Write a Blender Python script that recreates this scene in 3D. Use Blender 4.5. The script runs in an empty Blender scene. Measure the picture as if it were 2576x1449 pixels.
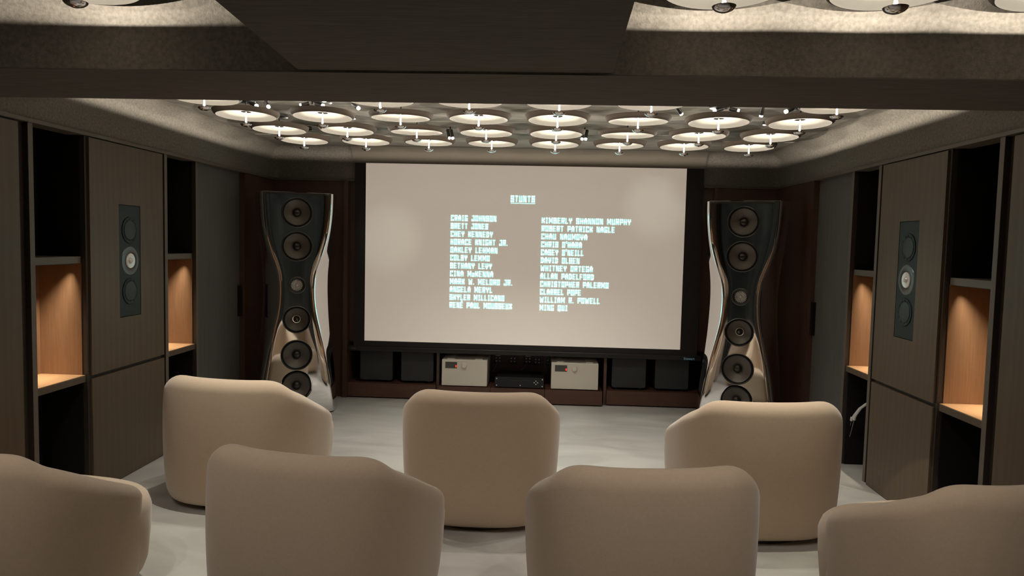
import bpy, math, random
from math import sin, cos, pi, radians, sqrt, copysign
from mathutils import Vector, Matrix

random.seed(7)
scene = bpy.context.scene
COL = scene.collection

# ------------------------------------------------------------------ camera
F_PX, YAW, PITCH, ROLL = 1769.4737, -0.0454, -0.0640, 0.0227
CAM = Vector((0.2444, 0.0, 1.5935))
fwd = Vector((sin(YAW) * cos(PITCH), cos(YAW) * cos(PITCH), sin(PITCH)))
rt = Vector((cos(YAW), -sin(YAW), 0)); up0 = rt.cross(fwd)
r_ = rt * cos(ROLL) + up0 * sin(ROLL); u_ = -rt * sin(ROLL) + up0 * cos(ROLL)
cam_data = bpy.data.cameras.new('camera')
cam = bpy.data.objects.new('camera', cam_data); COL.objects.link(cam)
m = Matrix.Identity(4)
for i in range(3):
    m[i][0] = r_[i]; m[i][1] = u_[i]; m[i][2] = -fwd[i]; m[i][3] = CAM[i]
cam.matrix_world = m
cam_data.sensor_fit = 'HORIZONTAL'; cam_data.sensor_width = 36
cam_data.lens = F_PX / 2576 * 36
cam_data.clip_start = 0.05
scene.camera = cam

# ------------------------------------------------------------------ world, exposure, main light levels
world = bpy.data.worlds.new('world'); scene.world = world
world.use_nodes = True
world.node_tree.nodes['Background'].inputs[0].default_value = (0.5, 0.45, 0.4, 1)
world.node_tree.nodes['Background'].inputs[1].default_value = 0.0
scene.view_settings.view_transform = 'Standard'
scene.view_settings.look = 'None'
scene.view_settings.gamma = 1
scene.view_settings.use_curve_mapping = False
scene.view_settings.exposure = 0.0
scene.cycles.max_bounces = 8
scene.cycles.diffuse_bounces = 5
scene.cycles.glossy_bounces = 4
scene.cycles.caustics_reflective = False
scene.cycles.caustics_refractive = False
scene.cycles.sample_clamp_indirect = 3.0
scene.cycles.use_denoising = True
LAMP_W = 14.0          # each saucer lamp
SPOT_W = 90.0         # framing spots on the chairs
DOWN_W = 38.0         # small ceiling spots and unseen ones added over the near chairs
NICHE_FILL_W = 2.5        # fill lights added under the niche shelves
LAMP_COL = (1.0, 0.90, 0.76)

def spot_light(name, loc, target, watts, deg, blend, col, size=0.01):
    l = bpy.data.lights.new(name, 'SPOT'); l.energy = watts; l.spot_size = radians(deg)
    l.spot_blend = blend; l.color = col; l.shadow_soft_size = size
    o = bpy.data.objects.new(name, l); COL.objects.link(o)
    o.location = loc
    o.rotation_euler = (Vector(target) - Vector(loc)).to_track_quat('-Z', 'Y').to_euler()
    return o

# ------------------------------------------------------------------ tagging helpers
def tag(o, label=None, cat=None, group=None, kind=None):
    if label: o['label'] = label
    if cat: o['category'] = cat
    if group: o['group'] = group
    if kind: o['kind'] = kind
    return o

def empty(name, loc, rz=0, label=None, cat=None, group=None):
    o = bpy.data.objects.new(name, None); COL.objects.link(o)
    o.location = loc; o.rotation_euler = (0, 0, rz); o.empty_display_size = .1
    return tag(o, label, cat, group)

def children(o): return list(o.children)
def copy_tree(o, parent=None):
    c = o.copy(); COL.objects.link(c)
    if parent: c.parent = parent
    for ch in children(o): copy_tree(ch, c)
    return c

class MB:
    def __init__(s): s.v = []; s.f = []; s.sm = []
    def add(s, vs, fs, smooth=False):
        b = len(s.v); s.v += [tuple(v) for v in vs]
        for f in fs: s.f.append(tuple(i + b for i in f)); s.sm.append(smooth)
        return s
    def box(s, x0, x1, y0, y1, z0, z1):
        if x0 > x1: x0, x1 = x1, x0
        if y0 > y1: y0, y1 = y1, y0
        vs = [(x, y, z) for z in (z0, z1) for y in (y0, y1) for x in (x0, x1)]
        return s.add(vs, [(0, 2, 3, 1), (4, 5, 7, 6), (0, 1, 5, 4), (2, 6, 7, 3), (0, 4, 6, 2), (1, 3, 7, 5)])
    def rbox(s, x0, x1, y0, y1, z0, z1, r, axis='y', seg=5):
        """box with corners rounded in the plane across axis"""
        def loop(a0, a1, b0, b1):
            pts = []
            for cx, cy, st in ((a1 - r, b1 - r, 0), (a0 + r, b1 - r, 90), (a0 + r, b0 + r, 180), (a1 - r, b0 + r, 270)):
                for k in range(seg + 1):
                    t = radians(st + 90 * k / seg); pts.append((cx + r * cos(t), cy + r * sin(t)))
            return pts
        if axis == 'y':
            L = loop(x0, x1, z0, z1); A = [(a, y0, b) for a, b in L]; B = [(a, y1, b) for a, b in L]
        elif axis == 'x':
            L = loop(y0, y1, z0, z1); A = [(x1, a, b) for a, b in L]; B = [(x0, a, b) for a, b in L]
        else:
            L = loop(x0, x1, y0, y1); A = [(a, b, z1) for a, b in L]; B = [(a, b, z0) for a, b in L]
        n = len(L)
        return s.add(A + B, [tuple(range(n)), tuple(range(2 * n - 1, n - 1, -1))] + [((i + 1) % n, i, i + n, (i + 1) % n + n) for i in range(n)])
    def lathe(s, prof, n=40, c=(0, 0, 0), axis='z', smooth=True, close=False):
        vs = []; fs = []
        for r, h in prof:
            for k in range(n):
                t = 2 * pi * k / n
                if axis == 'z': vs.append((c[0] + r * cos(t), c[1] + r * sin(t), c[2] + h))
                elif axis == 'y': vs.append((c[0] + r * cos(t), c[1] + h, c[2] + r * sin(t)))
                else: vs.append((c[0] + h, c[1] + r * cos(t), c[2] + r * sin(t)))
        m = len(prof)
        for i in range(m if close else m - 1):
            j = (i + 1) % m
            for k in range(n): fs.append((i * n + k, i * n + (k + 1) % n, j * n + (k + 1) % n, j * n + k))
        return s.add(vs, fs, smooth)
    def tube(s, pts, r, n=10, r1=None):
        pts = [Vector(p) for p in pts]; vs = []; fs = []; m = len(pts)
        for i, p in enumerate(pts):
            d = (pts[min(i + 1, m - 1)] - pts[max(i - 1, 0)]).normalized()
            a = Vector((0, 0, 1)) if abs(d.z) < .9 else Vector((1, 0, 0))
            e = d.cross(a).normalized(); g = d.cross(e)
            rr = r + ((r1 if r1 is not None else r) - r) * i / (m - 1)
            for k in range(n):
                t = 2 * pi * k / n; vs.append(p + (e * cos(t) + g * sin(t)) * rr)
        for i in range(m - 1):
            for k in range(n): fs.append((i * n + k, i * n + (k + 1) % n, (i + 1) * n + (k + 1) % n, (i + 1) * n + k))
        fs.append(tuple(range(n - 1, -1, -1))); fs.append(tuple(range((m - 1) * n, m * n)))
        return s.add(vs, fs, True)
    def build(s, name, mat, parent=None, bevel=0, sharp=40, fix=True):
        me = bpy.data.meshes.new(name); me.from_pydata(s.v, [], s.f); me.update()
        if fix:
            import bmesh
            b = bmesh.new(); b.from_mesh(me)
            bmesh.ops.remove_doubles(b, verts=b.verts, dist=1e-6)
            bmesh.ops.recalc_face_normals(b, faces=b.faces)
            b.to_mesh(me); b.free()
        sm = any(s.sm)
        if sm:
            for p in me.polygons: p.use_smooth = True
            me.set_sharp_from_angle(angle=radians(sharp))
        me.materials.append(mat)
        o = bpy.data.objects.new(name, me); COL.objects.link(o)
        if parent: o.parent = parent
        if bevel:
            md = o.modifiers.new('bevel', 'BEVEL'); md.width = bevel; md.segments = 2; md.limit_method = 'ANGLE'
        return o

def struct(name, mb, mat, bevel=0, parent=None):
    o = mb.build(name, mat, parent, bevel)
    if not parent: o['kind'] = 'structure'
    return o

# ------------------------------------------------------------------ materials
def lin(c): return tuple(((x / 255) / 12.92 if x <= 10 else (((x / 255) + .055) / 1.055) ** 2.4) for x in c)

def mat(name, col, rough=.6, metal=0.0, spec=.5, emit=None, es=0, noise=None, bump=None, sheen=0, coat=0):
    """noise=(scale xyz, amount, detail, second colour); bump=(scale xyz, strength, distance)"""
    M = bpy.data.materials.new(name); M.use_nodes = True; N = M.node_tree.nodes; L = M.node_tree.links
    b = N['Principled BSDF']
    b.inputs['Base Color'].default_value = (*col, 1); b.inputs['Roughness'].default_value = rough
    b.inputs['Metallic'].default_value = metal; b.inputs['Specular IOR Level'].default_value = spec
    b.inputs['Sheen Weight'].default_value = sheen; b.inputs['Coat Weight'].default_value = coat
    if emit: b.inputs['Emission Color'].default_value = (*emit, 1); b.inputs['Emission Strength'].default_value = es
    tc = N.new('ShaderNodeTexCoord')
    def noisetex(sc, det=6, dist=0):
        mp = N.new('ShaderNodeMapping'); mp.inputs['Scale'].default_value = sc
        L.new(tc.outputs['Object'], mp.inputs['Vector'])
        t = N.new('ShaderNodeTexNoise'); t.inputs['Scale'].default_value = 1; t.inputs['Detail'].default_value = det
        t.inputs['Distortion'].default_value = dist
        L.new(mp.outputs[0], t.inputs['Vector']); return t
    if noise:
        sc, lo, hi, c2 = noise[:4]
        t = noisetex(sc, 7, noise[4] if len(noise) > 4 else 0)
        rp = N.new('ShaderNodeValToRGB'); rp.color_ramp.elements[0].position = lo; rp.color_ramp.elements[1].position = hi
        rp.color_ramp.elements[0].color = (*col, 1); rp.color_ramp.elements[1].color = (*c2, 1)
        L.new(t.outputs['Fac'], rp.inputs[0]); L.new(rp.outputs[0], b.inputs['Base Color'])
    if bump:
        t = noisetex(bump[0], 4)
        bp = N.new('ShaderNodeBump'); bp.inputs['Strength'].default_value = bump[1]; bp.inputs['Distance'].default_value = bump[2]
        L.new(t.outputs['Fac'], bp.inputs['Height']); L.new(bp.outputs[0], b.inputs['Normal'])
    return M

def wood(name, c1, c2, rough=.5, axis='z', coat=0):
    sc = {'z': (120, 120, 5), 'y': (120, 5, 120), 'x': (5, 120, 120)}[axis]
    M = mat(name, c1, rough, noise=(sc, .15, .9, c2, .4), coat=coat)
    N = M.node_tree.nodes; L = M.node_tree.links
    tc = N.new('ShaderNodeTexCoord'); mp = N.new('ShaderNodeMapping')
    mp.inputs['Scale'].default_value = {'z': (3.2, 3.2, .5), 'y': (3.2, .5, 3.2), 'x': (.5, 3.2, 3.2)}[axis]
    L.new(tc.outputs['Object'], mp.inputs[0])
    w = N.new('ShaderNodeTexWave'); w.inputs['Scale'].default_value = 1.6; w.inputs['Distortion'].default_value = 9
    w.inputs['Detail'].default_value = 3; w.wave_type = 'RINGS'
    L.new(mp.outputs[0], w.inputs['Vector'])
    bs = N['Principled BSDF']; src = bs.inputs['Base Color'].links[0].from_socket
    mx = N.new('ShaderNodeMix'); mx.data_type = 'RGBA'; mx.blend_type = 'MULTIPLY'; mx.inputs[0].default_value = .13
    L.new(src, mx.inputs[6]); L.new(w.outputs['Color'], mx.inputs[7]); L.new(mx.outputs[2], bs.inputs['Base Color'])
    return M

MAT = {}
MAT['fabric_wall'] = mat('grey wall felt', (.16, .147, .128), .95, spec=.1, noise=((70, 70, 70), .3, .7, (.25, .23, .20)), bump=((160, 160, 160), .6, .004))
MAT['fabric_beam'] = mat('dark woven cloth', (.125, .112, .103), .95, spec=.1, noise=((8, 240, 240), .3, .7, (.18, .165, .15)), bump=((12, 300, 300), .4, .002))
MAT['ceiling'] = mat('grey ceiling felt', (.22, .21, .19), .95, spec=.1, noise=((5, 22, 22), .3, .75, (.38, .355, .31)), bump=((80, 80, 80), .4, .003))
MAT['fabric_band'] = mat('smooth taupe cloth', (.17, .15, .125), .95, spec=.1)
MAT['rear_wall'] = mat('slate blue grey wall cloth', (.10, .12, .13), .9, spec=.1, noise=((1.6, 1.6, .7), .35, .65, (.25, .29, .31)))
MAT['dark'] = mat('black void lining', (.012, .011, .010), .9, spec=.1)
MAT['floor'] = mat('pale grey microcement', (.36, .345, .315), .42, noise=((1.1, 2.2, 1), .3, .72, (.52, .50, .46), 1.6), bump=((3, 3, 3), .05, .01))
MAT['oak_dark'] = wood('smoked oak veneer', (.099, .065, .039), (.106, .070, .042), .5)
MAT['oak_darker'] = wood('near black oak', (.032, .023, .017), (.046, .034, .025), .55)
MAT['oak_red'] = wood('dark walnut', (.072, .035, .025), (.098, .049, .034), .45)
MAT['oak_red_x'] = wood('dark walnut horizontal', (.065, .028, .017), (.105, .046, .029), .4, 'x')
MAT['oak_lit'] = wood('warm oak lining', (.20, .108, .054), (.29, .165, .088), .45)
MAT['oak_counter'] = wood('warm oak ledge', (.33, .19, .09), (.45, .27, .14), .4, 'y')
MAT['oak_edge'] = mat('taupe edge band', (.125, .10, .078), .5)
MAT['niche_black'] = mat('black niche lining', (.011, .009, .009), .8, spec=.2)
MAT['door_grey'] = mat('slate grey door cloth', (.10, .096, .093), .8, noise=((60, 60, 2), .3, .7, (.122, .117, .113)))
MAT['chair'] = mat('taupe boucle cloth', (.43, .325, .233), .95, spec=.15, sheen=.35, noise=((90, 90, 90), .3, .7, (.45, .342, .247)), bump=((260, 260, 260), .25, .002))
MAT['plinth'] = mat('black swivel base', (.02, .018, .016), .5)
MAT['chrome'] = mat('polished aluminium', (.82, .82, .83), .045, 1.0)
MAT['chrome_cap'] = mat('chrome cap', (.75, .75, .76), .06, 1.0)
MAT['rubber'] = mat('black rubber surround', (.012, .012, .012), .35)
MAT['trim_ring'] = mat('grey driver ring', (.12, .11, .10), .3, .8)
MAT['cone'] = mat('graphite cone', (.11, .097, .082), .42, .35)
MAT['dome'] = mat('glossy dust dome', (.05, .045, .04), .12, .6)
MAT['tweeter'] = mat('silver tweeter fins', (.85, .80, .76), .35, .4)
MAT['inwall'] = mat('dark green black panel', (.014, .023, .021), .5, .0, spec=.3)
MAT['inwall_cone'] = mat('slate driver cone', (.026, .036, .034), .5, .1)
MAT['inwall_ring'] = mat('grey waveguide', (.10, .10, .10), .3, .5)
MAT['inwall_rib'] = mat('dim rib', (.05, .055, .055), .35, .3)
MAT['dish'] = mat('pale felt reflector', (.075, .071, .063), .75, spec=.2, bump=((60, 60, 60), .08, .002))
MAT['dish_out'] = mat('taupe shade enamel', (.026, .020, .015), .8, spec=.08)
MAT['stem'] = mat('frosted light stem', (.9, .9, .88), .3, emit=(1, .97, .93), es=3)
MAT['black_metal'] = mat('black metal', (.015, .014, .013), .35, .5)
MAT['lens'] = mat('lit lens', (.9, .9, .85), .3, emit=(1, .97, .92), es=4)
MAT['screen'] = mat('white projection cloth', (.86, .80, .73), .55, spec=.35, emit=(.50, .43, .36), es=.54)  # emission stands in for room light falling on the cloth
MAT['mask'] = mat('black screen border', (.016, .014, .013), .8)
MAT['bar'] = mat('satin black bar', (.02, .019, .018), .35, .3)
MAT['text'] = mat('projected text light', (.7, .95, .95), .6, emit=lin((170, 242, 240)), es=1.25)
MAT['logo'] = mat('pale blue logo', (.25, .40, .50), .4, emit=(.15, .3, .4), es=.2)
MAT['silver'] = mat('champagne aluminium', (.72, .67, .57), .42, .35, noise=((2, 2, 2), .3, .7, (.75, .70, .60)))
MAT['display'] = mat('grey display window', (.055, .055, .05), .25)
MAT['red'] = mat('red led', (.5, .02, .01), .4, emit=(1, .05, .03), es=1.6)
MAT['sub'] = mat('black gloss subwoofer', (.018, .018, .017), .25)
MAT['sub_face'] = mat('charcoal grille', (.024, .025, .025), .6)
MAT['black_box'] = mat('black anodised', (.014, .015, .017), .35, .4)
MAT['button'] = mat('pale metal button', (.85, .80, .76), .35, .1)
MAT['white'] = mat('white plastic', (.75, .73, .72), .5)
MAT['cable'] = mat('grey cable', (.22, .19, .17), .4)

# ------------------------------------------------------------------ room shell
WX, YB, YR = 2.487, 6.97, -1.2
ZT, ZC = 2.19, 2.5
FX0, FX1 = -WX - .45, WX + .45
struct('floor', MB().box(FX0, FX1, YR - .1, 7.62, -.1, 0), MAT['floor'])
struct('wall_left', MB().box(FX0 - .1, FX0, YR - .1, 7.62, 0, 2.7), MAT['oak_darker'])
struct('wall_right', MB().box(FX1, FX1 + .1, YR - .1, 7.62, 0, 2.7), MAT['oak_darker'])
struct('wall_rear', MB().box(FX0, FX1, YR - .1, YR, 0, 2.7), MAT['rear_wall'])
struct('wall_front', MB().box(FX0, FX1, 7.52, 7.62, 0, 2.7), MAT['niche_black'])

def cove_profile(z0, z1, r, n=10):
    """(distance out from the wall face, z) going up"""
    pts = [(0, z0), (0, z1 - r)]
    for k in range(1, n + 1):
        t = pi / 2 * k / n; pts.append((r * (1 - cos(t)), z1 - r + r * sin(t)))
    return pts

def cove_ring(name, x0, x1, y0, y1, z0, z1, r, cr, depth=.06):
    """felt lined upper wall running round a coffer, curving into the ceiling, with rounded plan corners"""
    prof = cove_profile(z0, z1, r)
    def loop(ins, n=6):
        pts = []; R = max(cr - ins, .004)
        for cx, cy, st in ((x1 - ins - R, y1 - ins - R, 0), (x0 + ins + R, y1 - ins - R, 90), (x0 + ins + R, y0 + ins + R, 180), (x1 - ins - R, y0 + ins + R, 270)):
            for k in range(n + 1):
                t = radians(st + 90 * k / n); pts.append((cx + R * cos(t), cy + R * sin(t)))
        return pts
    vs = []; fs = []
    for d, z in prof: vs += [(x, y, z) for x, y in loop(d)]
    n = len(loop(0))
    # outer skin so that the shell has thickness
    vs += [(x, y, z1 + .02) for x, y in loop(-depth)] + [(x, y, z0) for x, y in loop(-depth)]
    m = len(prof) + 2
    for i in range(m):
        j = (i + 1) % m
        for k in range(n): fs.append((i * n + k, i * n + (k + 1) % n, j * n + (k + 1) % n, j * n + k))
    mb = MB(); mb.add(vs, fs, True)
    return struct(name, mb, MAT['fabric_wall'])

BY0, BY1 = 2.52, 3.05     # cross beam between the two coffers
cove_ring('wall_coffer_front', -WX, WX, BY1, YB, ZT, ZC, .15, .10)
# coffer above the near chairs: split by the dropped bulkhead
cove_ring('wall_coffer_rear', -WX, WX, YR + .06, BY0, ZT, ZC, .15, .10)

# cross beam
struct('ceiling_beam', MB().box(-WX - .02, WX + .02, BY0 + .06, BY1 - .06, ZT - .002, ZC).box(-WX, WX, BY0 + .001, BY1 - .001, ZT - .004, ZT + .004), MAT['fabric_beam'])
# long dropped bulkhead towards the viewer
mb = MB()
def bx(y): return (-.653 + .057 * (BY0 - y), .466 - .022 * (BY0 - y))
a0, a1 = bx(BY0); b0, b1 = bx(YR + .06)
zb = ZT + .004
mb.add([(a0, BY0 + .01, zb), (a1, BY0 + .01, zb), (b1, YR + .06, zb), (b0, YR + .06, zb), (a0, BY0 + .01, ZC), (a1, BY0 + .01, ZC), (b1, YR + .06, ZC), (b0, YR + .06, ZC)],
       [(0, 3, 2, 1), (4, 5, 6, 7), (0, 1, 5, 4), (1, 2, 6, 5), (2, 3, 7, 6), (3, 0, 4, 7)])
struct('ceiling_bulkhead', mb, MAT['fabric_beam'])

# ceiling panels with dark open joints
mb = MB()
ys = [BY1 + .0, 3.80, 4.59, 5.375, 5.895, 6.16, 7.0]
gaps = [.004, .006, .006, .008, .012, .03]
for i in range(len(ys) - 1):
    mb.box(-WX - .05, WX + .05, ys[i] + gaps[i], ys[i + 1] - gaps[i] , ZC + .002, ZC + .03)
mb.box(-WX - .05, WX + .05, YR, BY0 + .05, ZC + .002, ZC + .03)
struct('ceiling', mb, MAT['ceiling'])
struct('ceiling_slab', MB().box(FX0, FX1, YR - .1, 7.62, 2.62, 2.72), MAT['dark'])

# wooden ledge strip under the felt
tr = MB(); e = .014
tr.box(-WX - .10, -WX + e, BY1 - .5, YB, ZT - .020, ZT)
struct('trim_1', tr, MAT['oak_edge'])
struct('trim_2', MB().box(WX - e, WX + .10, BY1 - .5, YB, ZT - .020, ZT), MAT['oak_edge'])
struct('trim_3', MB().box(-WX, -1.66, YB - e, YB + .10, ZT - .020, ZT), MAT['oak_edge'])
struct('trim_4', MB().box(1.775, WX, YB - e, YB + .10, ZT - .020, ZT), MAT['oak_edge'])
struct('trim_5', MB().box(-WX - .10, -WX + e, YR, BY1 - .5, ZT - .020, ZT), MAT['oak_edge'])
struct('trim_6', MB().box(WX - e, WX + .10, YR, BY1 - .5, ZT - .020, ZT), MAT['oak_edge'])

# front wall beside and above the screen
struct('wall_front_left', MB().box(-WX - .1, -1.76, YB, YB + .08, 0, ZT - .020), MAT['oak_red'])
struct('wall_front_right', MB().box(1.90, WX + .1, YB, YB + .08, 0, ZT - .020), MAT['oak_red'])
struct('trim_7', MB().box(-1.76, -1.715, YB - .045, YB + .4, 0, ZT - .020), MAT['oak_red'])
struct('trim_8', MB().box(1.872, 1.90, YB - .045, YB + .4, 0, ZT - .020), MAT['oak_red'])
struct('wall_front_upper', MB().box(-1.715, 1.872, YB + .05, YB + .09, .56, ZT + .12).box(-1.715, 1.872, YB + .05, 7.52, .555, .565), MAT['oak_red'])
# projecting felt band over the screen, with the slot the screen drops from
vs = []; fs = []
prof = [(-.035 + d, z) for d, z in cove_profile(2.35, ZC - .002, .15, 8)]
prof = [(YB - .04 - max(d + .035, 0), z) for d, z in prof]
for y, z in prof: vs += [(-1.67, y, z), (1.775, y, z)]
vs += [(-1.67, YB + .05, ZC - .002), (1.775, YB + .05, ZC - .002), (-1.67, YB + .05, 2.35), (1.775, YB + .05, 2.35)]
n = len(vs) // 2
fs = [(2 * i, 2 * i + 1, 2 * ((i + 1) % n) + 1, 2 * ((i + 1) % n)) for i in range(n)] + [tuple(range(0, 2 * n, 2)), tuple(range(2 * n - 1, 0, -2))]
mb = MB(); mb.add(vs, fs, True)
struct('wall_front_band', mb, MAT['fabric_band'])

# ------------------------------------------------------------------ side walls
def side(sx, ys):
    """sx=-1 left, +1 right; ys: dictionary of positions along the wall"""
    s = sx; P = s * WX; nm = 'left' if s < 0 else 'right'
    zt = ZT - .020
    def bxo(mb, o0, o1, y0, y1, z0, z1): return mb.box(P + s * o0, P + s * o1, y0, y1, z0, z1)
    # niches
    for which, (y0, y1) in enumerate((ys['n1'], ys['n2'])):
        pos = 'nearest the beam' if which == 0 else 'beside the grey door'
        t = empty('shelving_unit', (0, 0, 0), 0, 'open shelf niche with glowing oak bay, %s wall, %s' % (nm, pos), 'shelving', None)
        D = .30
        bd = ys['b1'] if which == 0 else ys['b2a']; be = ys['b2'] if which == 1 else None
        far = ys['f1'] if which == 0 else ys['b2']
        for q, w in enumerate((bd, far)):
            b = bxo(MB(), .002, D, w[0], w[1], 0, zt).build('side_board', MAT['oak_darker'], t)
            if not (which == 0 and q == 1): bxo(MB(), .0, .0019, w[0], w[1], 0, zt).build('edge_band', MAT['oak_edge'], b)
        # upper and lower black linings, warm bay lining
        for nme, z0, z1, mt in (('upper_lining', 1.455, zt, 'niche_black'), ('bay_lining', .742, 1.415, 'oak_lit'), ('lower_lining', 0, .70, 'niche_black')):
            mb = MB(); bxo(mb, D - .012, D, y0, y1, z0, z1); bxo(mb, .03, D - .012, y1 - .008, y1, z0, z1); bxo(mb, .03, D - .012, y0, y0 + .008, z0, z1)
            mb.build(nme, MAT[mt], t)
        bxo(MB(), .028, D - .012, y0 + .008, y1 - .008, 1.415, 1.455).build('shelf', MAT['oak_edge'], t)
        c = bxo(MB(), .012, D - .012, y0 + .008, y1 - .008, .738, .742).build('ledge', MAT['oak_counter'], t)
        bxo(MB(), .010, D - .012, y0 + .008, y1 - .008, .700, .738).build('ledge_edge', MAT['oak_dark'], c)
        ls = bxo(MB(), .05, .062, y0 + .03, y1 - .03, 1.411, 1.4152).build('fill_light_bar', MAT['black_metal'], t)  # invented bar under the shelf for the added light
        l = bpy.data.lights.new('niche_fill', 'AREA'); l.shape = 'RECTANGLE'; l.size = .02; l.size_y = y1 - y0 - .08  # fill light added to brighten the bay and ledge
        l.energy = NICHE_FILL_W; l.color = (1.0, .87, .70); l.spread = radians(66)
        lo = bpy.data.objects.new('niche_fill', l); COL.objects.link(lo); lo.location = (P + s * .07, (y0 + y1) / 2, 1.408)
        lo.rotation_euler = (0, s * radians(-14), 0)
    # speaker panel: tall cupboard with an upper and a lower door
    y0, y1 = ys['p']
    t = empty('tall_cupboard', (0, 0, 0), 0, 'smoked oak two door cupboard holding the green in-wall speaker, %s wall' % nm, 'cupboard')
    bxo(MB(), .012, .30, y0, y1, 0, zt).build('carcass', MAT['oak_darker'], t)
    sy = ys['s']
    mb = MB()
    for (ya, yb_, za, zb_) in ((y0, sy[0] - .004, .735, zt - .008), (sy[1] + .004, y1, .735, zt - .008), (sy[0] - .004, sy[1] + .004, .735, 1.055), (sy[0] - .004, sy[1] + .004, 1.782, zt - .008)):
        bxo(mb, -.012, .0119, ya, yb_, za, zb_)
    mb.build('upper_door', MAT['oak_dark'], t)
    bxo(MB(), -.012, .0119, y0, y1, .004, .712).build('lower_door', MAT['oak_dark'], t)
    if ys['g'][1] - ys['g'][0] > .01:
        bxo(MB(), .04, .30, ys['g'][0], ys['g'][1], 0, zt).build('shadow_gap', MAT['oak_red'], t)
    # in-wall speaker
    sp = empty('wall_speaker', (P - s * .010, (sy[0] + sy[1]) / 2, 1.42), 0, 'dark green flush speaker panel with three round drivers, set in %s cupboard' % nm, 'speaker', None)
    hw = (sy[1] - sy[0]) / 2
    mb = MB().box(0, s * .02, -hw, hw, -.361, .358); mb.build('front_plate', MAT['inwall'], sp)
    for zc, kind in ((.20, 'w'), (0, 't'), (-.20, 'w')):
        if kind == 'w':
            rg = MB().lathe([(.088, 0), (.086, -s * .0), (.086, -s * .004), (.080, -s * .005), (.066, s * .0), (.064, -s * .001)], 40, (0, 0, zc), 'x').build('woofer_ring', MAT['inwall'], sp)
            MB().lathe([(.064, 0), (.062, -s * .004), (.05, -s * .006), (.0, -s * .007)], 40, (0, 0, zc), 'x').build('woofer_cone', MAT['inwall_cone'], sp)
            for k in range(12):
                a = 2 * pi * k / 12
                MB().tube([(-s * .003, .068 * cos(a), zc + .068 * sin(a)), (-s * .005, .081 * cos(a), zc + .081 * sin(a))], .0018, 6).build('rib', MAT['inwall_rib'], rg)
        else:
            MB().lathe([(.095, 0), (.092, -s * .003), (.055, -s * .001), (.052, -s * .003)], 40, (0, 0, zc), 'x').build('waveguide', MAT['inwall_ring'], sp)
            tw = MB().lathe([(.050, -s * .001), (.048, -s * .006), (.02, -s * .002), (.018, -s * .006), (.012, -s * .014), (0, -s * .017)], 40, (0, 0, zc), 'x').build('tweeter', MAT['tweeter'], sp)
    # slate door with pull
    y0, y1 = ys['d']
    d = struct('door_%d' % (1 if s < 0 else 2), bxo(MB(), .05, .09, y0, y1, .01, zt), MAT['door_grey'])
    bxo(MB(), .022, .0499, y1 - .045, y1 - .002, .87, 1.15).build('handle', MAT['black_metal'], d)
    struct('wall_%s_return' % nm, bxo(MB(), .0, .30, y1, YB + .05, 0, zt), MAT['oak_red'])
    # near cupboard fronts towards the viewer
    t = empty('tall_cupboard', (0, 0, 0), 0, 'plain dark cupboard front cut by the %s edge of the photo' % nm, 'cupboard')
    bxo(MB(), .03, .30, -.9, ys['b1'][0] - .002, 0, zt).build('carcass', MAT['oak_darker'], t)
    e0 = ys['b1'][0] - .06
    yy = [e0, 2.35, 1.2, .05]
    for k in range(3):
        bxo(MB(), .004, .0299, yy[k + 1] + .004, yy[k] - .004, .004, zt - .008).build('door', MAT['oak_dark'], t)

MAT['lens_dim'] = mat('warm added strip', (.9, .8, .6), .4, emit=(1, .8, .55), es=.6)  # unused glow for the added niche strips
side(-1, dict(b1=(3.62, 3.655), n1=(3.655, 4.075), f1=(4.075, 4.095), p=(4.098, 4.905), g=(4.906, 4.948), b2a=(4.949, 4.986), n2=(4.986, 5.400), b2=(5.402, 5.432), s=(4.388, 4.618), d=(5.434, 6.30)))
side(1, dict(b1=(3.60, 3.637), n1=(3.637, 4.050), f1=(4.050, 4.066), p=(4.069, 4.822), g=(4.823, 4.868), b2a=(4.869, 4.905), n2=(4.905, 5.283), b2=(5.285, 5.322), s=(4.330, 4.555), d=(5.324, 6.06)))

# ------------------------------------------------------------------ saucer lamps
def make_lamp():
    t = empty('saucer_lamp', (0, 0, 0))
    d = MB().lathe([(.188, .070), (.180, .076), (.150, .086), (.116, .091), (.112, .096), (.05, .098), (0, .098)], 56).build('reflector', MAT['dish'], t, sharp=60)
    MB().lathe([(.188, .070), (.1905, .0703), (.200, .076), (.207, .085), (.211, .095), (.2118, .1005), (.2105, .1025), (.208, .101), (.15, .1015), (0, .103)], 56).build('shade', MAT['dish_out'], t, sharp=60)
    MB().lathe([(0, .0985), (.0035, .0985), (.0042, .07), (.0055, .04), (.0062, .031), (.0002, .0305), (.0002, .0055), (0, .0055)], 16).build('stem', MAT['stem'], t)
    MB().lathe([(0, .0), (.012, .0008), (.026, .006), (.034, .012), (.0372, .018), (.036, .0185), (.030, .012), (.014, .007), (0, .006)], 32).build('cap', MAT['chrome_cap'], t)
    MB().lathe([(0, .102), (.005, .102), (.005, .17), (0, .17)], 10).build('rod', MAT['black_metal'], t)
    MB().lathe([(0, .162), (.055, .162), (.060, .165), (.060, .1868), (0, .1868)], 32).build('canopy', MAT['black_metal'], t)
    return t

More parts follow.
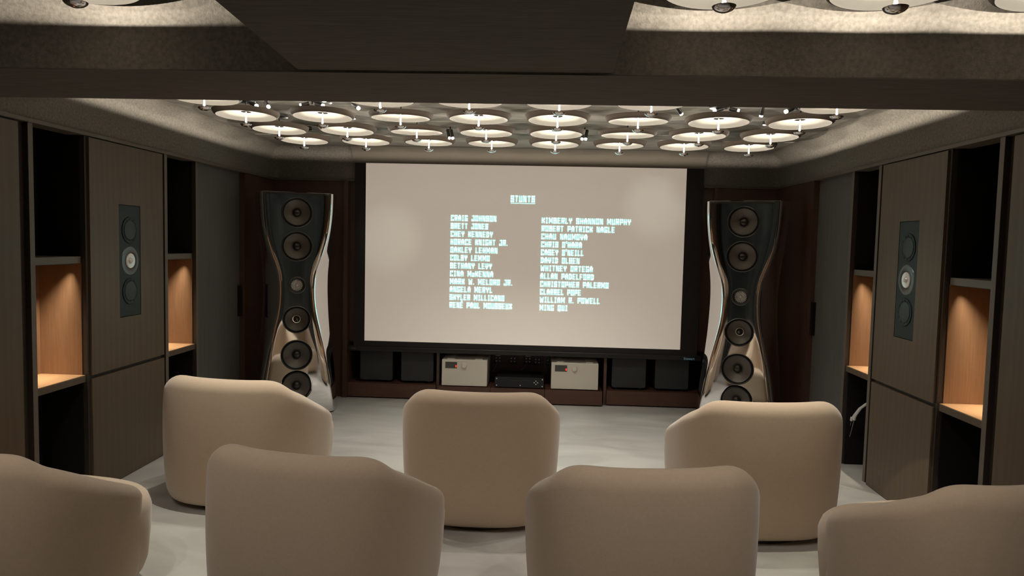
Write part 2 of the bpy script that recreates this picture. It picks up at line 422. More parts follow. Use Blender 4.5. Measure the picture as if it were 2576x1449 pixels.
lamp_light = bpy.data.lights.new('lamp_bulb', 'POINT'); lamp_light.shadow_soft_size = .001
lamp_light.energy = LAMP_W; lamp_light.color = LAMP_COL
LZ = 2.315
COLS = [-1.74, -1.23, -.715, -.205, .305, .82, 1.33, 1.84]
ORD = ['leftmost', 'second from left', 'third from left', 'fourth from left', 'fourth from right', 'third from right', 'second from right', 'rightmost']
proto = make_lamp(); used = [False]
def place_lamp(x, y, label, group, tilt=(0, 0)):
    o = proto if not used[0] else copy_tree(proto)
    used[0] = True
    o.location = (x, y, LZ)
    tag(o, label, 'ceiling lamp', group)
    for ch in o.children:
        if ch.name.startswith(('reflector', 'shade')):
            ch.rotation_euler = (tilt[0], tilt[1], 0)
    l = bpy.data.objects.new('lamp_bulb', lamp_light); COL.objects.link(l)
    l.location = (x, y, LZ + .0170)
    return o
rows = [(5.72, 'row nearest the screen'), (5.18, 'second row from the screen'), (4.60, 'third row from the screen'), (4.03, 'row half hidden by the beam')]
for ri, (y, rn) in enumerate(rows):
    for ci, x in enumerate(COLS):
        if ri == 3 and ci in (1, 6): continue
        tl = (radians(2.0), 0) if (ri in (1, 2) and ci in (2, 5)) else ((radians(-1.3), 0) if ci in (0, 1, 4, 6, 7) else (0, 0))
        if ri == 3:
            o2 = ['leftmost', '', 'second from left', 'third from left', 'third from right', 'second from right', '', 'rightmost'][ci]
        else: o2 = ORD[ci]
        place_lamp(x, y, 'glowing saucer lamp, %s in the %s' % (o2, rn), 'saucer lamps in the coffer before the screen', tl)
for ci, x in enumerate(COLS):
    place_lamp(x, 3.50, 'saucer lamp above and behind the dark cross beam, out of sight', 'saucer lamps hidden by the beam')  # unseen row, put in for the light it gives
for y in (2.24, 1.70, 1.0, .35):
    for x, nm in ((-1.80, ''), (-1.279, 'left'), (.775, 'left of two'), (1.29, 'right of two'), (1.80, 'corner')):
        if y > 2:
            if x == -1.80: continue
            lab = {'left': 'saucer lamp cut by the top edge, left of the bulkhead', 'left of two': 'saucer lamp cut by the top edge, just right of the bulkhead',
                   'right of two': 'saucer lamp cut by the top edge, second right of the bulkhead', 'corner': 'saucer lamp at the top right corner'}[nm]
            place_lamp(x, y, lab, 'saucer lamps in the near coffer')
        else:
            place_lamp(x, y, 'saucer lamp overhead beyond the top of the photo', 'saucer lamps overhead')  # unseen rows, put in to light the near end

# small spots on the ceiling
def make_spot(loc, aims, label, L=.055, r=.013):
    t = empty('ceiling_spotlight', loc, 0, label, 'spotlight', 'small black spotlights on the ceiling')
    MB().lathe([(0, 0), (.006, 0), (.006, -.03), (0, -.03)], 10).build('bracket', MAT['black_metal'], t)
    for off, d in aims:
        d = Vector(d).normalized(); p = Vector(off) + Vector((0, 0, -.032))
        b = MB().tube([p - d * L / 2, p + d * L / 2], r, 16).build('barrel', MAT['black_metal'], t)
        MB().tube([p + d * (L / 2), p + d * (L / 2 + .012)], r * .92, 16).build('lens', MAT['lens'], b)
    return t
make_spot((-.53, 5.62, ZC), [((-.014, 0, -.02), (.25, -.35, -1)), ((.014, 0, -.02), (.25, -.35, -1))], 'twin black spotlight between second and third lamp rows, left of centre', .07, .012)
make_spot((.53, 5.55, ZC), [((-.014, 0, -.02), (-.15, -.35, -1)), ((.014, 0, -.02), (-.15, -.35, -1))], 'twin black spotlight between second and third lamp rows, right of centre', .07, .012)
for x, y, dx, lab in ((-1.30, 4.62, -1, 'twin spotlight with lit ends above second saucer lamp from left'), (1.37, 4.60, 1, 'twin spotlight with lit ends above second saucer lamp from right')):
    make_spot((x, y - .02, ZC), [((-.045, 0, 0), (-1, -.25, -.3)), ((.045, 0, 0), (1, -.25, -.3))], lab, .05, .013)
make_spot((-1.70, 4.62, ZC), [((0, 0, 0), (1, -.5, -.5))], 'single spotlight beside the half hidden leftmost lamp')
make_spot((-1.61, 4.62, ZC), [((0, 0, 0), (.6, -.6, -.6))], 'single spotlight second from left beside the beam')
make_spot((-1.02, 4.62, ZC), [((0, 0, 0), (1, -.5, -.8))], 'single tilted spotlight left of the half hidden row')
make_spot((1.08, 4.62, ZC), [((0, 0, 0), (.6, .6, -.6))], 'single tilted spotlight right of the half hidden row')
make_spot((1.60, 4.60, ZC), [((0, 0, 0), (0, .5, -.9))], 'single dark spotlight pointing down near right lamps')
make_spot((1.76, 4.56, ZC), [((0, 0, 0), (-1, -.5, -.5))], 'single spotlight with lit end beside the half hidden rightmost lamp')
for x, y, tx, ty in ((-.46, 5.45, -.3, 5.6), (.56, 5.45, .5, 5.6), (-1.485, 4.31, -1.5, 4.2), (-.97, 4.31, -.8, 4.6), (.05, 4.31, .05, 4.4), (1.075, 4.31, 1.0, 4.6), (1.585, 4.31, 1.6, 4.2), (1.035, 1.92, 1.1, 2.6), (-1.54, 1.92, -1.3, 2.6), (1.035, 1.33, .9, 2.6), (-1.54, 1.33, -1.0, 2.6)):
    spot_light('downlight_fill', (x, y, 2.455), (tx, ty, 0), DOWN_W * (.88 if y < 2 else 1.5 if y > 5 else 1.05), 100, .9, (1, .95, .88), .02)  # bare cones; unseen near-coffer ones added to brighten the chair backs
for x, y in ((-1.39, 4.60), (-1.21, 4.60), (1.28, 4.58), (1.46, 4.58), (-1.66, 4.60), (-.98, 4.60), (1.71, 4.54)):
    l = bpy.data.lights.new('spotlight_glow', 'POINT'); l.energy = .9; l.shadow_soft_size = .012; l.color = (1, .93, .82)
    o = bpy.data.objects.new('spotlight_glow', l); COL.objects.link(o); o.location = (x, y - .02, 2.452)
spot_light('spot_beam_left', (-1.485, 3.765, 2.45), (-1.50, 3.70, 0), SPOT_W, 41, .04, (1, .99, .86))
spot_light('spot_beam_right', (1.585, 3.765, 2.45), (1.72, 4.02, 0), SPOT_W, 41, .04, (1, .96, .80))
spot_light('glare_fill_left', (-.97, 4.31, 2.44), (-1.30, 6.93, 1.62), 26, 17, 1, (.93, 1, .85))  # unseen spot added to give the screen a soft glare patch
spot_light('glare_fill_right', (1.075, 4.31, 2.44), (1.32, 6.93, 1.98), 26, 17, 1, (.93, 1, .85))  # second added spot, for the glare patch on the right

# ------------------------------------------------------------------ screen
SX0, SX1, SZ0, SZ1, SY = -1.541, 1.597, .583, 2.357, 6.935
t = empty('projection_screen', (0, 0, 0), 0, 'large pale projection screen with cyan stunt credits and black border', 'screen')
MB().box(SX0, SX1, SY, SY + .004, SZ0, SZ1).build('screen_cloth', MAT['screen'], t)
mb = MB(); bw = 0.11
mb.box(SX0 - bw, SX0, SY + .001, SY + .005, SZ0 - .06, SZ1).box(SX1, SX1 + .165, SY + .001, SY + .005, SZ0 - .06, SZ1)
mb.box(SX0, SX1, SY + .001, SY + .005, SZ0 - .06, SZ0).box(SX0 - bw, SX1 + .165, SY + .001, SY + .005, SZ1, SZ1 + .035)
mb.build('border', MAT['mask'], t)
bar = MB().rbox(-1.712, 1.80, SY - .012, SY + .025, .478, .528, .008, 'x').build('weight_bar', MAT['bar'], t)
def text_mesh(s, size, name, mt, loc, parent, thick=.0008):
    cu = bpy.data.curves.new(name, 'FONT'); cu.body = s; cu.size = size; cu.extrude = thick; cu.align_x = 'CENTER'; cu.offset = size * .012
    to = bpy.data.objects.new(name, cu); COL.objects.link(to)
    dg = bpy.context.evaluated_depsgraph_get()
    me = bpy.data.meshes.new_from_object(to.evaluated_get(dg)); bpy.data.objects.remove(to)
    for v in me.vertices: v.co = (v.co.x, -v.co.z, v.co.y)
    me.materials.clear(); me.materials.append(mt)
    o = bpy.data.objects.new(name, me); COL.objects.link(o); o.location = loc; o.parent = parent
    return o
text_mesh('Stewart', .034, 'maker_mark', MAT['logo'], (1.685, SY - .0125, .487), bar)
MB().rbox(-1.672, -1.622, SY - .0135, SY - .0122, .498, .510, .005, 'y').build('maker_badge', MAT['trim_ring'], bar)

# lettering made of bold square strokes
G = {
 'A': [[(0, 0), (0, .7), (.3, 1), (.7, 1), (1, .7), (1, 0)], [(0, .4), (1, .4)]],
 'B': [[(0, 0), (0, 1), (.85, 1), (.95, .9), (.95, .55), (0, .55)], [(.8, .55), (1, .45), (1, 0), (0, 0)]],
 'C': [[(1, .80), (1, 1), (0, 1), (0, 0), (1, 0), (1, .20)]],
 'D': [[(0, 0), (0, 1), (.75, 1), (1, .8), (1, .2), (.75, 0), (0, 0)]],
 'E': [[(1, 1), (0, 1), (0, 0), (1, 0)], [(0, .5), (.85, .5)]],
 'F': [[(1, 1), (0, 1), (0, 0)], [(0, .48), (.85, .48)]],
 'G': [[(1, .85), (1, 1), (0, 1), (0, 0), (1, 0), (1, .38), (.7, .38)]],
 'H': [[(0, 0), (0, 1)], [(1, 0), (1, 1)], [(0, .5), (1, .5)]],
 'I': [[(.5, 0), (.5, 1)], [(.1, 1), (.9, 1)], [(.1, 0), (.9, 0)]],
 'J': [[(.25, 1), (1, 1), (1, 0), (0, 0), (0, .25)]],
 'K': [[(0, 0), (0, 1)], [(1, 1), (.95, .75), (.35, .5), (.95, .25), (1, 0)], [(0, .5), (.4, .5)]],
 'L': [[(0, 1), (0, 0), (1, 0)]],
 'M': [[(0, 0), (0, 1), (.5, .35), (1, 1), (1, 0)]],
 'N': [[(0, 0), (0, 1), (1, 0), (1, 1)]],
 'O': [[(0, 0), (0, 1), (1, 1), (1, 0), (0, 0)]],
 'P': [[(0, 0), (0, 1), (1, 1), (1, .42), (0, .42)]],
 'Q': [[(0, 0), (0, 1), (1, 1), (1, 0), (0, 0)], [(.5, .1), (.65, -.2)]],
 'R': [[(0, 0), (0, 1), (1, 1), (1, .48), (0, .48)], [(.55, .48), (1, 0)]],
 'S': [[(1, .78), (1, 1), (0, 1), (0, .55), (1, .45), (1, 0), (0, 0), (0, .22)]],
 'T': [[(0, 1), (1, 1)], [(.5, 1), (.5, 0)]],
 'U': [[(0, 1), (0, 0), (1, 0), (1, 1)]],
 'V': [[(0, 1), (0, .45), (.5, 0), (1, .45), (1, 1)]],
 'W': [[(0, 1), (.15, 0), (.5, .65), (.85, 0), (1, 1)]],
 'X': [[(0, 1), (0, .8), (1, .2), (1, 0)], [(1, 1), (1, .8), (0, .2), (0, 0)]],
 'Y': [[(0, 1), (0, .7), (.5, .42), (1, .7), (1, 1)], [(.5, .45), (.5, 0)]],
 '.': [[(0.3, 0), (.7, 0)]], "'": [[(.6, 1.15), (.4, .85)]],
 'c': [[(1, .45), (1, .62), (0, .62), (0, 0), (1, 0), (1, .18)]],
}
G['\u00c9'] = G['E'] + [[(.35, 1.2), (.75, 1.4)]]
ADV = {'M': 1.2, 'W': 1.25, 'I': .8, '.': .5, "'": .5, ' ': .85, 'L': .92, 'c': .8}
def stroke_text(mb, s, x, z, height, width, y, w=.20):
    """x,z: lower left; width: full width of the line"""
    tot = sum(ADV.get(c, 1) for c in s); unit = width / (tot - .1); gap = .22
    t = height * w / 2; cur = x
    for c in s:
        a = ADV.get(c, 1) * unit
        if c in G:
            gw = a - unit * gap; ix0, ix1 = cur + t * .9, cur + gw - t * .9
            iz0, iz1 = z + t, z + height - t
            for st in G[c]:
                P = [(ix0 + (ix1 - ix0) * px, iz0 + (iz1 - iz0) * pz) for px, pz in st]
                for (xa, za), (xb, zb2) in zip(P, P[1:]):
                    dx, dz = xb - xa, zb2 - za; L = sqrt(dx * dx + dz * dz) or 1e-6
                    ux, uz = dx / L, dz / L; tt = t * .92 if abs(ux) > .9 else t
                    ex = tt * .9
                    xa2, za2, xb2, zb3 = xa - ux * ex, za - uz * ex, xb + ux * ex, zb2 + uz * ex
                    nx, nz = -uz * tt, ux * tt
                    q = [(xa2 + nx, za2 + nz), (xb2 + nx, zb3 + nz), (xb2 - nx, zb3 - nz), (xa2 - nx, za2 - nz)]
                    vs = [(px, y, pz) for px, pz in q] + [(px, y - .0006, pz) for px, pz in q]
                    mb.add(vs, [(0, 1, 2, 3), (7, 6, 5, 4), (0, 4, 5, 1), (1, 5, 6, 2), (2, 6, 7, 3), (3, 7, 4, 0)])
        cur += a
def px_on(x, y, Y):
    d = fwd + r_ * ((x - 1288) / F_PX) - u_ * ((y - 724.5) / F_PX); k = (Y - CAM.y) / d.y
    return CAM + d * k
left = ['CRAIG JOHNSON', 'BRETT JONES', 'CHEY KENNEDY', 'HORACE KNIGHT JR.', 'OAKLEY LEHMAN', 'COLBY LEMMO', 'BETHANY LEVY', 'CINA McKENNA', 'MARK W. MELORO JR.', 'ANGELA MERYL', 'SKYLER MILLICANO', 'REN\u00c9 PAUL MOUSSEUX']
lw = [498, 410, 463, 625, 517, 434, 460, 476, 686, 470, 602, 688]
ly = [375, 460, 548, 635, 718, 805, 888, 970, 1058, 1143, 1225, 1308]
right = ['KIMBERLY SHANNON MURPHY', 'ROBERT PATRICK NAGLE', 'CHAU NAUMOVA', "CHRIS O'HARA", "CASEY O'NEILL", 'DAVID OLSEN', 'WHITNEY ORTEGA', 'ALLAN PADELFORD', 'CHRISTOPHER PALERMO', 'CLARREL POPE', 'WILLIAM R. POWELL', 'MING QUI']
rw = [960, 790, 499, 443, 463, 422, 567, 581, 742, 446, 653, 307]
ry = [402, 487, 573, 658, 742, 828, 912, 998, 1083, 1168, 1253, 1337]
TY = SY - .001
M_PER = 1 / 258.0          # metres per photo pixel on the screen
K = 4.2625
for name, rowsT, wid, yy, x0 in (('credits_left_column', left, lw, ly, 1100 + 139 / K), ('credits_right_column', right, rw, ry, 1100 + 1109 / K)):
    mb = MB()
    xa = px_on(x0, 460 + (yy[0] + yy[-1]) / 2 / K, TY).x
    za, zz = px_on(x0, 460 + yy[0] / K, TY).z, px_on(x0, 460 + yy[-1] / K, TY).z
    for i, s in enumerate(rowsT):
        zc = za + (zz - za) * i / 11
        stroke_text(mb, s, xa, zc - .0285, .057, wid[i] / K * M_PER, TY)
    o = mb.build(name, MAT['text'], t, fix=False)
mb = MB(); pt = px_on(1100 + 920 / K, 460 + 172 / K, TY); ww = 264 / K * M_PER
stroke_text(mb, 'STUNTS', pt.x - ww / 2, pt.z - .032, .064, ww, TY)
mb.box(pt.x - ww / 2, pt.x + ww / 2, TY - .0006, TY, pt.z - .047, pt.z - .041)
mb.build('credits_heading', MAT['text'], t, fix=False)

# ------------------------------------------------------------------ media cabinet below the screen
def cab(name, label, x0, x1, yf, yb2=7.5):
    t = empty(name, (0, 0, 0), 0, label, 'cabinet')
    MB().box(x0, x1, yf, yb2, .012, .152).build('plinth', MAT['oak_red_x'], t)
    return t
c = cab('media_cabinet', 'low dark wood media cabinet bay left of the silver amplifiers', -1.713, -.815, YB - .03)
MB().box(-.813, -.785, YB + .0, 7.5, .0, .55).build('side_board', MAT['oak_red'], c)
MB().box(-1.713, -.815, 7.44, 7.46, .152, .55).build('back_panel', MAT['niche_black'], c)
c = cab('media_cabinet', 'low dark wood media cabinet bay right of the silver amplifiers', .892, 1.85, YB - .03)
MB().box(.862, .889, YB + .0, 7.5, .0, .55).build('side_board', MAT['oak_red'], c)
MB().box(.889, 1.85, 7.44, 7.46, .152, .55).build('back_panel', MAT['niche_black'], c)
for x0, x1, lb in ((-.782, -.262, 'low walnut platform under the left silver amplifier'), (-.258, .276, 'low walnut platform under the black player'), (.280, .845, 'low walnut platform under the right silver amplifier')):
    c = cab('equipment_platform', lb, x0, x1, YB - .085, 7.44)
    MB().box(x0 + .01, x1 - .01, YB - .06, 7.42, 0, .012).build('base', MAT['dark'], c)
tb = MB().box(-.78, .86, 7.45, 7.47, .152, .55).build('back_board', MAT['oak_red'])
tag(tb, 'dark board behind the player carrying cable sockets', 'panel')

# ------------------------------------------------------------------ amplifiers
def amp(x0, x1, label):
    cx, w = (x0 + x1) / 2, (x1 - x0) / 2
    t = empty('amplifier', (cx, YB - .06, .160), 0, label, 'amplifier', 'silver amplifiers')
    MB().rbox(-w, w, .0, .42, 0, .262, .006, 'y').build('case', MAT['silver'], t, bevel=.003)
    for s in (-1, 1): MB().box(s * w * .62 - .035, s * w * .62 + .035, .03, .40, .262, .268).build('top_rail', MAT['silver'], t)
    d = MB().box(-w * .845, -w * .33, -.003, .001, .175, .238).build('display', MAT['display'], t)
    mb = MB(); x = -w * .37
    mb.box(x - .006, x - .003, -.0045, -.003, .187, .205).box(x + .003, x + .006, -.0045, -.003, .187, .205)
    mb.box(x - .006, x + .006, -.0045, -.003, .203, .206).box(x - .006, x + .006, -.0045, -.003, .186, .189)
    mb.build('red_digit', MAT['red'], d)
    MB().lathe([(.030, .001), (.030, -.004), (.026, -.005), (.024, -.02), (.021, -.024), (0, -.024)], 32, (-w * .01, 0, .205), 'y').build('volume_knob', MAT['silver'], t)
    for s in (-1, 1):
        for yy in (.04, .38): MB().lathe([(0, -.0075), (.02, -.0075), (.02, 0), (0, 0)], 16, (s * (w - .05), yy, 0)).build('foot', MAT['black_metal'], t)
    return t
amp(-.752, -.298, 'silver box amplifier with red digit, left of the black player')
amp(.338, .803, 'silver box amplifier with red digit, right of the black player')
# player
t = empty('media_player', (.024, YB - .05, .160), 0, 'flat black media player with four button cross between the silver amplifiers', 'player')
MB().box(-.232, .232, 0, .36, .005, .100).build('case', MAT['black_box'], t, bevel=.002)
f = MB().box(-.245, .245, -.008, .0, .0, .102).build('front_panel', MAT['black_box'], t, bevel=.002)
for k, (x, z) in enumerate(((-.225, .085), (-.225, .018), (.228, .086), (.228, .018), (.01, .022), (.165, .070), (.165, .038), (.148, .054), (.182, .054))):
    MB().lathe([(.0055, 0), (.0055, -.003), (0, -.004)], 12, (x, -.008, z), 'y').build('button', MAT['button'], f)
MB().box(-.08, .10, -.0090, -.008, .072, .0735).build('tray_line', MAT['trim_ring'], f)
for s in (-1, 1):
    for yy in (.04, .32): MB().lathe([(0, -.0075), (.018, -.0075), (.018, .006), (0, .006)], 12, (s * .19, yy, 0)).build('foot', MAT['black_metal'], t)
# sockets with cables
for i, (x, z, plug, lb) in enumerate(((-.225, .350, True, 'cluster of silver posts under a white plug beside the left amplifier'), (-.065, .350, False, 'cluster of four silver posts above the player, left'),
                                (.095, .352, True, 'silver posts under a white plug above the player'), (.195, .346, False, 'cluster of silver posts above the player, right'), (.325, .342, False, 'cluster of silver posts beside the right amplifier'))):
    t = empty('cable_socket', (x, 7.45, z), 0, lb, 'socket', 'socket plates behind the player')
    MB().box(-.05, .05, -.006, 0, -.05, .05).build('plate', MAT['black_box'], t)
    for dx in (-.018, .018):
        for dz in (-.018, .014):
            MB().lathe([(.0075, 0), (.0075, -.014), (0, -.015)], 10, (dx, -.006, dz), 'y').build('post', MAT['button'], t)
    if plug: MB().add([(-.035, -.012, .065), (.035, -.012, .065), (.026, -.012, .035), (-.026, -.012, .035), (-.035, -.002, .065), (.035, -.002, .065), (.026, -.002, .035), (-.026, -.002, .035)],
                      [(0, 1, 2, 3), (4, 7, 6, 5), (0, 4, 5, 1), (1, 5, 6, 2), (2, 6, 7, 3), (3, 7, 4, 0)]).build('plug', MAT['white'], t)
for a, b, lb in (((-.225, 7.425, .35), (-.27, 7.30, .24), 'short grey cable hanging by the left amplifier'), ((.095, 7.425, .345), (.03, 7.31, .265), 'grey cable dropping to the back of the player'), ((.31, 7.425, .34), (.29, 7.36, .24), 'grey cable hanging by the right amplifier')):
    pts = [Vector(a).lerp(Vector(b), k / 8) + Vector((0, 0, -.015 * sin(pi * k / 8))) for k in range(9)]
    tag(MB().tube(pts, .0045, 8).build('cable', MAT['cable']), lb, 'cable')
# subwoofers
for x0, x1, lb in ((-1.60, -1.267, 'black cube subwoofer at the far left of the low cabinet'), (-1.180, -.850, 'black cube subwoofer beside the left silver amplifier'),
                   (.945, 1.283, 'black cube subwoofer nearest the right silver amplifier'), (1.372, 1.705, 'black cube subwoofer at the far right of the low cabinet')):
    w = (x1 - x0) / 2
    t = empty('subwoofer', ((x0 + x1) / 2, YB + .03, .152), 0, lb, 'subwoofer', 'subwoofers in the low cabinet')
    MB().rbox(-w, w, .012, .36, .022, .345, .02, 'y').build('case', MAT['sub'], t)
    MB().rbox(-w + .003, w - .003, 0, .0119, .025, .342, .02, 'y').build('grille', MAT['sub_face'], t)
    for s in (-1, 1):
        for yy in (.05, .31): MB().lathe([(0, 0), (.018, 0), (.018, .022), (0, .022)], 12, (s * (w - .05), yy, 0)).build('foot', MAT['black_metal'], t)

# ------------------------------------------------------------------ floor standing speakers
def interp(tab, z):
    for (z0, a), (z1, b) in zip(tab, tab[1:]):
        if z <= z1:
            t = (z - z0) / (z1 - z0); t = t * t * (3 - 2 * t) * .5 + t * .5
            return a + (b - a) * t
    return tab[-1][1]
WB = [(0, .335), (.25, .325), (.5, .305), (.8, .280), (1.0, .270), (1.15, .267), (1.3, .272), (1.5, .292), (1.7, .310), (1.85, .322), (2.0, .327)]
WF = [(0, .315), (.25, .295), (.5, .255), (.75, .200), (.95, .158), (1.12, .146), (1.28, .160), (1.45, .215), (1.62, .262), (1.8, .285), (2.0, .290)]
YFt = [(0, -.190), (.4, -.180), (.8, -.162), (1.15, -.155), (1.5, -.165), (1.8, -.180), (2.0, -.188)]
def catmull(tab, z):
    n = len(tab)
    for i in range(n - 1):
        if z <= tab[i + 1][0] or i == n - 2:
            x0, x1 = tab[i][0], tab[i + 1][0]; t = (z - x0) / (x1 - x0)
            def sl(j):
                if j <= 0 or j >= n - 1: return 0
                return (tab[j + 1][1] - tab[j - 1][1]) / (tab[j + 1][0] - tab[j - 1][0])
            h = x1 - x0; a, b, ma, mb_ = tab[i][1], tab[i + 1][1], sl(i) * h, sl(i + 1) * h
            return (2 * t**3 - 3 * t**2 + 1) * a + (t**3 - 2 * t**2 + t) * ma + (-2 * t**3 + 3 * t**2) * b + (t**3 - t**2) * mb_
def ring(z):
    wf, wb, yf = catmull(WF, z) * 1.05, catmull(WB, z) * 1.12, catmull(YFt, z)
    c = [(-wf * .55, yf), (0, yf), (wf * .55, yf), (wf * .93, yf + .004), (wf + (wb - wf) * .12, yf + .035), (wf + (wb - wf) * .6, -.03), (wb, .06), (wb * .93, .135), (wb * .60, .175), (0, .185)]
    c = c + [(-x, y) for x, y in c[:0:-1] if x > 0.0 and not (abs(x - wf * .55) < 1e-9)]
    pts = c
    for _ in range(3):
        q = []
        for i in range(len(pts)):
            a, b = pts[i], pts[(i + 1) % len(pts)]
            q += [(a[0] * .75 + b[0] * .25, a[1] * .75 + b[1] * .25), (a[0] * .25 + b[0] * .75, a[1] * .25 + b[1] * .75)]
        pts = q
    return pts
DRV = [(1.82, .135, 'w'), (1.52, .135, 'w'), (1.17, .078, 't'), (.86, .124, 'm'), (.54, .139, 'w'), (.26, .139, 'w')]
def make_speaker():
    t = empty('floor_speaker', (0, 0, 0))
    N = 120; vs = []; fs = []
    for i in range(N + 1):
        z = .012 + (1.9848) * i / (N - 1) if i < N else 2.0
        k = 1 if i < N else .985
        vs += [(x * k, y * k, z) for x, y in ring(min(max(z, 0), 2))]
    n = len(ring(1))
    for i in range(N):
        for k in range(n): fs.append((i * n + k, i * n + (k + 1) % n, (i + 1) * n + (k + 1) % n, (i + 1) * n + k))
    fs.append(tuple(range(n - 1, -1, -1))); fs.append(tuple(range(N * n, (N + 1) * n)))
    b = MB(); b.add(vs, fs, True); o = b.build('enclosure', MAT['chrome'], t, sharp=30)
    # openings for the drivers
    cut = MB()
    for z, r, k in DRV:
        yf = catmull(YFt, z)
        cut.lathe([(0, -.08), (r, -.08), (r, .05), (0, .05)], 64, (0, yf, z), 'y')
    co = cut.build('cutter', MAT['rubber'])
    md = o.modifiers.new('cut', 'BOOLEAN'); md.operation = 'DIFFERENCE'; md.solver = 'EXACT'; md.object = co
    dg = bpy.context.evaluated_depsgraph_get(); me = bpy.data.meshes.new_from_object(o.evaluated_get(dg))
    o.modifiers.clear(); o.data = me
    for p in me.polygons: p.use_smooth = True
    me.set_sharp_from_angle(angle=radians(30))
    me.materials.clear(); me.materials.append(MAT['chrome'])
    for p in me.polygons: p.material_index = 0
    bpy.data.objects.remove(co)
    for z, r, k in DRV:
        yf = catmull(YFt, z); c = (0, yf, z)
        rg = MB().lathe([(r - .0005, .045), (r - .0005, .002), (r - .001, -.003), (r - .005, -.005), (r - .010, .001)], 56, c, 'y').build({'w': 'woofer', 'm': 'midrange', 't': 'tweeter'}[k], MAT['trim_ring'], t)
        if k == 't':
            MB().lathe([(r - .010, .001), (r - .016, .004), (r * .68, .010), (r * .66, .010)], 48, c, 'y').build('surround', MAT['rubber'], rg)
            MB().lathe([(r * .66, .008), (r * .5, .013), (r * .25, .020), (r * .2, .018)], 48, c, 'y').build('cone', MAT['inwall_ring'], rg)
            mb = MB()
            for q in range(20):
                a = 2 * pi * q / 20
                mb.tube([(c[0] + r * .22 * cos(a), yf + .016, z + r * .22 * sin(a)), (c[0] + r * .63 * cos(a), yf + .005, z + r * .63 * sin(a))], .0022, 6, .0045)
            mb.build('fins', MAT['tweeter'], rg)
            MB().lathe([(r * .2, .018), (r * .17, .008), (r * .08, .002), (0, .0)], 24, c, 'y').build('dome', MAT['tweeter'], rg)
        else:
            MB().lathe([(r - .010, .001), (r - .014, .006), (r - .019, .001), (r - .024, .005)], 56, c, 'y').build('surround', MAT['rubber'], rg)
            MB().lathe([(r - .024, .005), (r - .027, .007), (.075, .022), (.036, .040)], 56, c, 'y').build('cone', MAT['cone'], rg)
            if k == 'm':
                MB().lathe([(.030, .040), (.026, .028), (.016, .004), (.008, -.004), (0, -.006)], 32, c, 'y').build('phase_plug', MAT['trim_ring'], rg)
            else:
                MB().lathe([(.037, .038), (.036, .026), (.028, .013), (.015, .006), (0, .004)], 32, c, 'y').build('dome', MAT['dome'], rg)
    MB().lathe([(0, 0), (.25, 0), (.25, .012), (0, .012)], 48).build('base', MAT['rubber'], t)
    for v in t.children[-1].data.vertices: v.co.y *= .62
    return t
sp = make_speaker()
sp.location = (-2.03, 6.36, 0); sp.rotation_euler = (0, 0, radians(21))
tag(sp, 'tall polished metal hourglass speaker left of the screen', 'speaker', 'polished hourglass speakers')
s2 = copy_tree(sp); s2.location = (2.01, 6.33, 0); s2.rotation_euler = (0, 0, radians(-21))
tag(s2, 'tall polished metal hourglass speaker right of the screen', 'speaker', 'polished hourglass speakers')

# ------------------------------------------------------------------ chairs
def plan(th, a, b, n):
    """th: 0 = back (towards -y), positive to the right"""
    c, s = -cos(th), sin(th)
    r = (abs(s / a) ** n + abs(c / b) ** n) ** (-1 / n)
    return r, s, c
def smooth(t): t = max(0, min(1, t)); return t * t * (3 - 2 * t)
def lut(pts, z):
    if z <= pts[0][0]: return pts[0][1]
    for (z0, a), (z1, b) in zip(pts, pts[1:]):
        if z <= z1:
            t = (z - z0) / (z1 - z0); return a + (b - a) * t
    return pts[-1][1]
SXP = [(.035, .86), (.045, .885), (.06, .905), (.09, .93), (.15, .95), (.3, .975), (.5, .995), (.65, 1.0), (.80, .985)]
SYP = [(.035, .90), (.045, .935), (.06, .955), (.09, .98), (.15, .995), (.22, 1.0), (.40, .995), (.55, .97), (.68, .93), (.80, .885)]
def backrest(parent, a=.462, b=.44, n=3.0, thm=radians(126), th1=radians(117), thick=.14, zb=.040, segs=96):
    vs = []; fs = []; M = 0
    for i in range(segs + 1):
        th = -thm + 2 * thm * i / segs
        e = max(0, (abs(th) - th1) / (thm - th1)); k = max(sqrt(max(0, 1 - e * e)), .04)
        r, s, c = plan(th, a, b, n); y = r * c
        tk = thick * k; off = (thick - tk) / 2
        t = (y + .42) / .78
        drop = .325 * (t * smooth(t / .22) if t < .22 else t) if t > 0 else 0
        h = .773 - .003 * (1 - smooth(abs(r * s) / .33)) - drop - .03 * (1 - k)
        rt_ = tk / 2; ztop = h - rt_
        loop = []
        zs = [zb, zb + .010, zb + .025, zb + .055, zb + .11, zb + .18]
        zs += [zb + .18 + (ztop - zb - .18) * q / 7 for q in range(1, 8)]
        for z in zs: loop.append((off, z))
        for q in range(1, 12):
            u = pi * q / 12; loop.append((off + rt_ * (1 - cos(u)), ztop + rt_ * sin(u)))
        loop += [(off + tk, ztop), (off + tk, min(.38, ztop - .01)), (off + tk, zb)]
        M = len(loop)
        for o, z in loop: vs.append(((r - o) * s * lut(SXP, z), (r - o) * c * lut(SYP, z), z))
    for i in range(segs):
        for k in range(M): fs.append((i * M + k, i * M + (k + 1) % M, (i + 1) * M + (k + 1) % M, (i + 1) * M + k))
    fs.append(tuple(range(M - 1, -1, -1))); fs.append(tuple(range(segs * M, (segs + 1) * M)))
    mb = MB(); mb.add(vs, fs, True)
    return mb.build('backrest', MAT['chair'], parent, sharp=80)
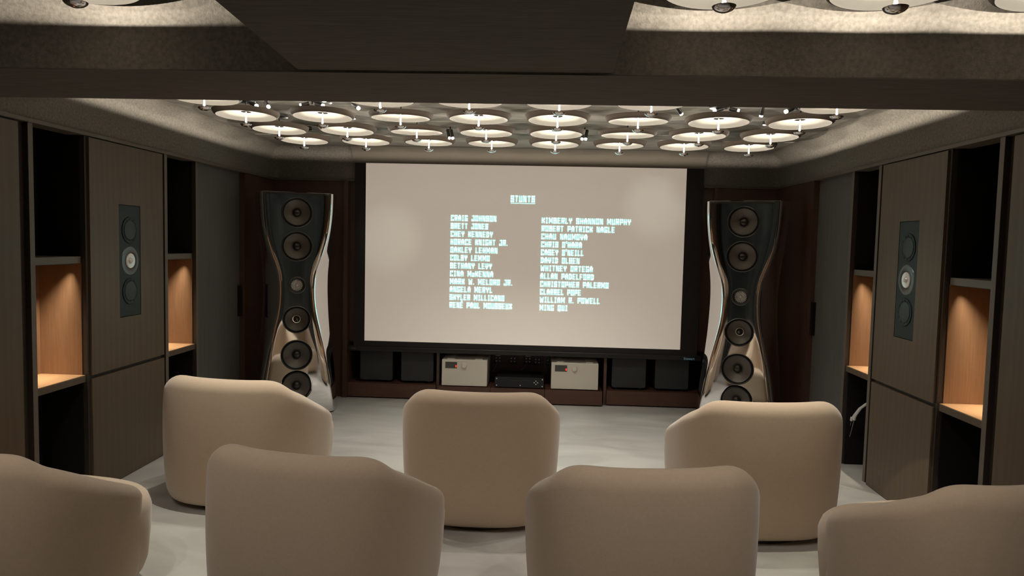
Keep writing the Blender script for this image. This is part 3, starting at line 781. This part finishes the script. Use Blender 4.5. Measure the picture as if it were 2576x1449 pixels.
def make_chair():
    t = empty('lounge_chair', (0, 0, 0))
    backrest(t)
    # drum seat, its front showing beyond the ends of the back
    n = 72; vs = []; fs = []
    prof = [(.040, .90), (.050, .93), (.07, .955), (.12, .975), (.25, .985), (.36, .985), (.38, .975), (.405, .955), (.422, .92), (.432, .87), (.437, .78), (.440, .5), (.440, .1)]
    for z, k in prof:
        for q in range(n):
            r, s_, c = plan(2 * pi * q / n, .455, .43, 3.0)
            vs.append((r * s_ * k * lut(SXP, z) / .99, r * c * k + .05, z))
    for i in range(len(prof) - 1):
        for q in range(n): fs.append((i * n + q, i * n + (q + 1) % n, (i + 1) * n + (q + 1) % n, (i + 1) * n + q))
    fs.append(tuple(range(n - 1, -1, -1))); fs.append(tuple(range((len(prof) - 1) * n, len(prof) * n)))
    mb = MB(); mb.add(vs, fs, True); mb.build('seat', MAT['chair'], t, sharp=60)
    MB().lathe([(0, 0), (.345, 0), (.35, .004), (.35, .038), (0, .042)], 56).build('swivel_base', MAT['plinth'], t)
    return t
chair = make_chair()
CH = [(-.10, 4.14, 0, 'taupe rounded lounge chair seen square from behind, middle of the far row'),
      (-1.565, 4.27, -8, 'taupe rounded lounge chair, left one of the far row'),
      (1.465, 4.12, 6, 'taupe rounded lounge chair, right one of the far row'),
      (-.645, 2.93, -11, 'taupe rounded lounge chair in the near row, left of centre'),
      (.65, 2.91, 6, 'taupe rounded lounge chair in the near row, right of centre'),
      (-1.965, 2.80, -9, 'taupe rounded lounge chair cut off by the bottom left corner'),
      (1.95, 2.88, 15, 'taupe rounded lounge chair cut off by the bottom right corner')]
for i, (x, y, a, lb) in enumerate(CH):
    o = chair if i == 0 else copy_tree(chair)
    o.location = (x, y, 0); o.rotation_euler = (0, 0, radians(a))
    tag(o, lb, 'lounge chair', 'taupe lounge chairs')

# ------------------------------------------------------------------ loose cables by the right wall
pts = [(WX + .07, 4.915, .565), (WX + .065, 4.98, .54), (WX + .063, 5.044, .51), (WX + .063, 5.126, .462), (WX + .063, 5.197, .398), (WX + .063, 5.225, .365)]
for i, dy in enumerate((0, .03)):
    q = [(x, y + dy * (k / 5), z - dy * .55 * (k / 5)) for k, (x, y, z) in enumerate(pts)] if i else [(x, y - .012 * k / 5, z) for k, (x, y, z) in enumerate(pts)]
    q = [Vector(p) for p in q]
    t = empty('loose_cable', (0, 0, 0), 0, 'white cable end poking from the right wall niche, %s one' % ('nearer' if i == 0 else 'farther'), 'cable', 'white cable ends in the right niche')
    MB().tube(q, .008, 10).build('white_sleeve', MAT['white'], t)
    e = Vector(q[-1]); MB().tube([e + Vector((0, 0, .012)), e + Vector((0, .006, -.014))], .0115, 10).build('collar', MAT['white'], t)
    MB().tube([e, e + Vector((.0, .035, -.09)), e + Vector((.0, .12, -.22)), e + Vector((0, .15, -.33))] if i else [e, e + Vector((.0, .04, -.10)), e + Vector((0, .10, -.24))], .003, 8).build('dark_wire', MAT['cable'], t)
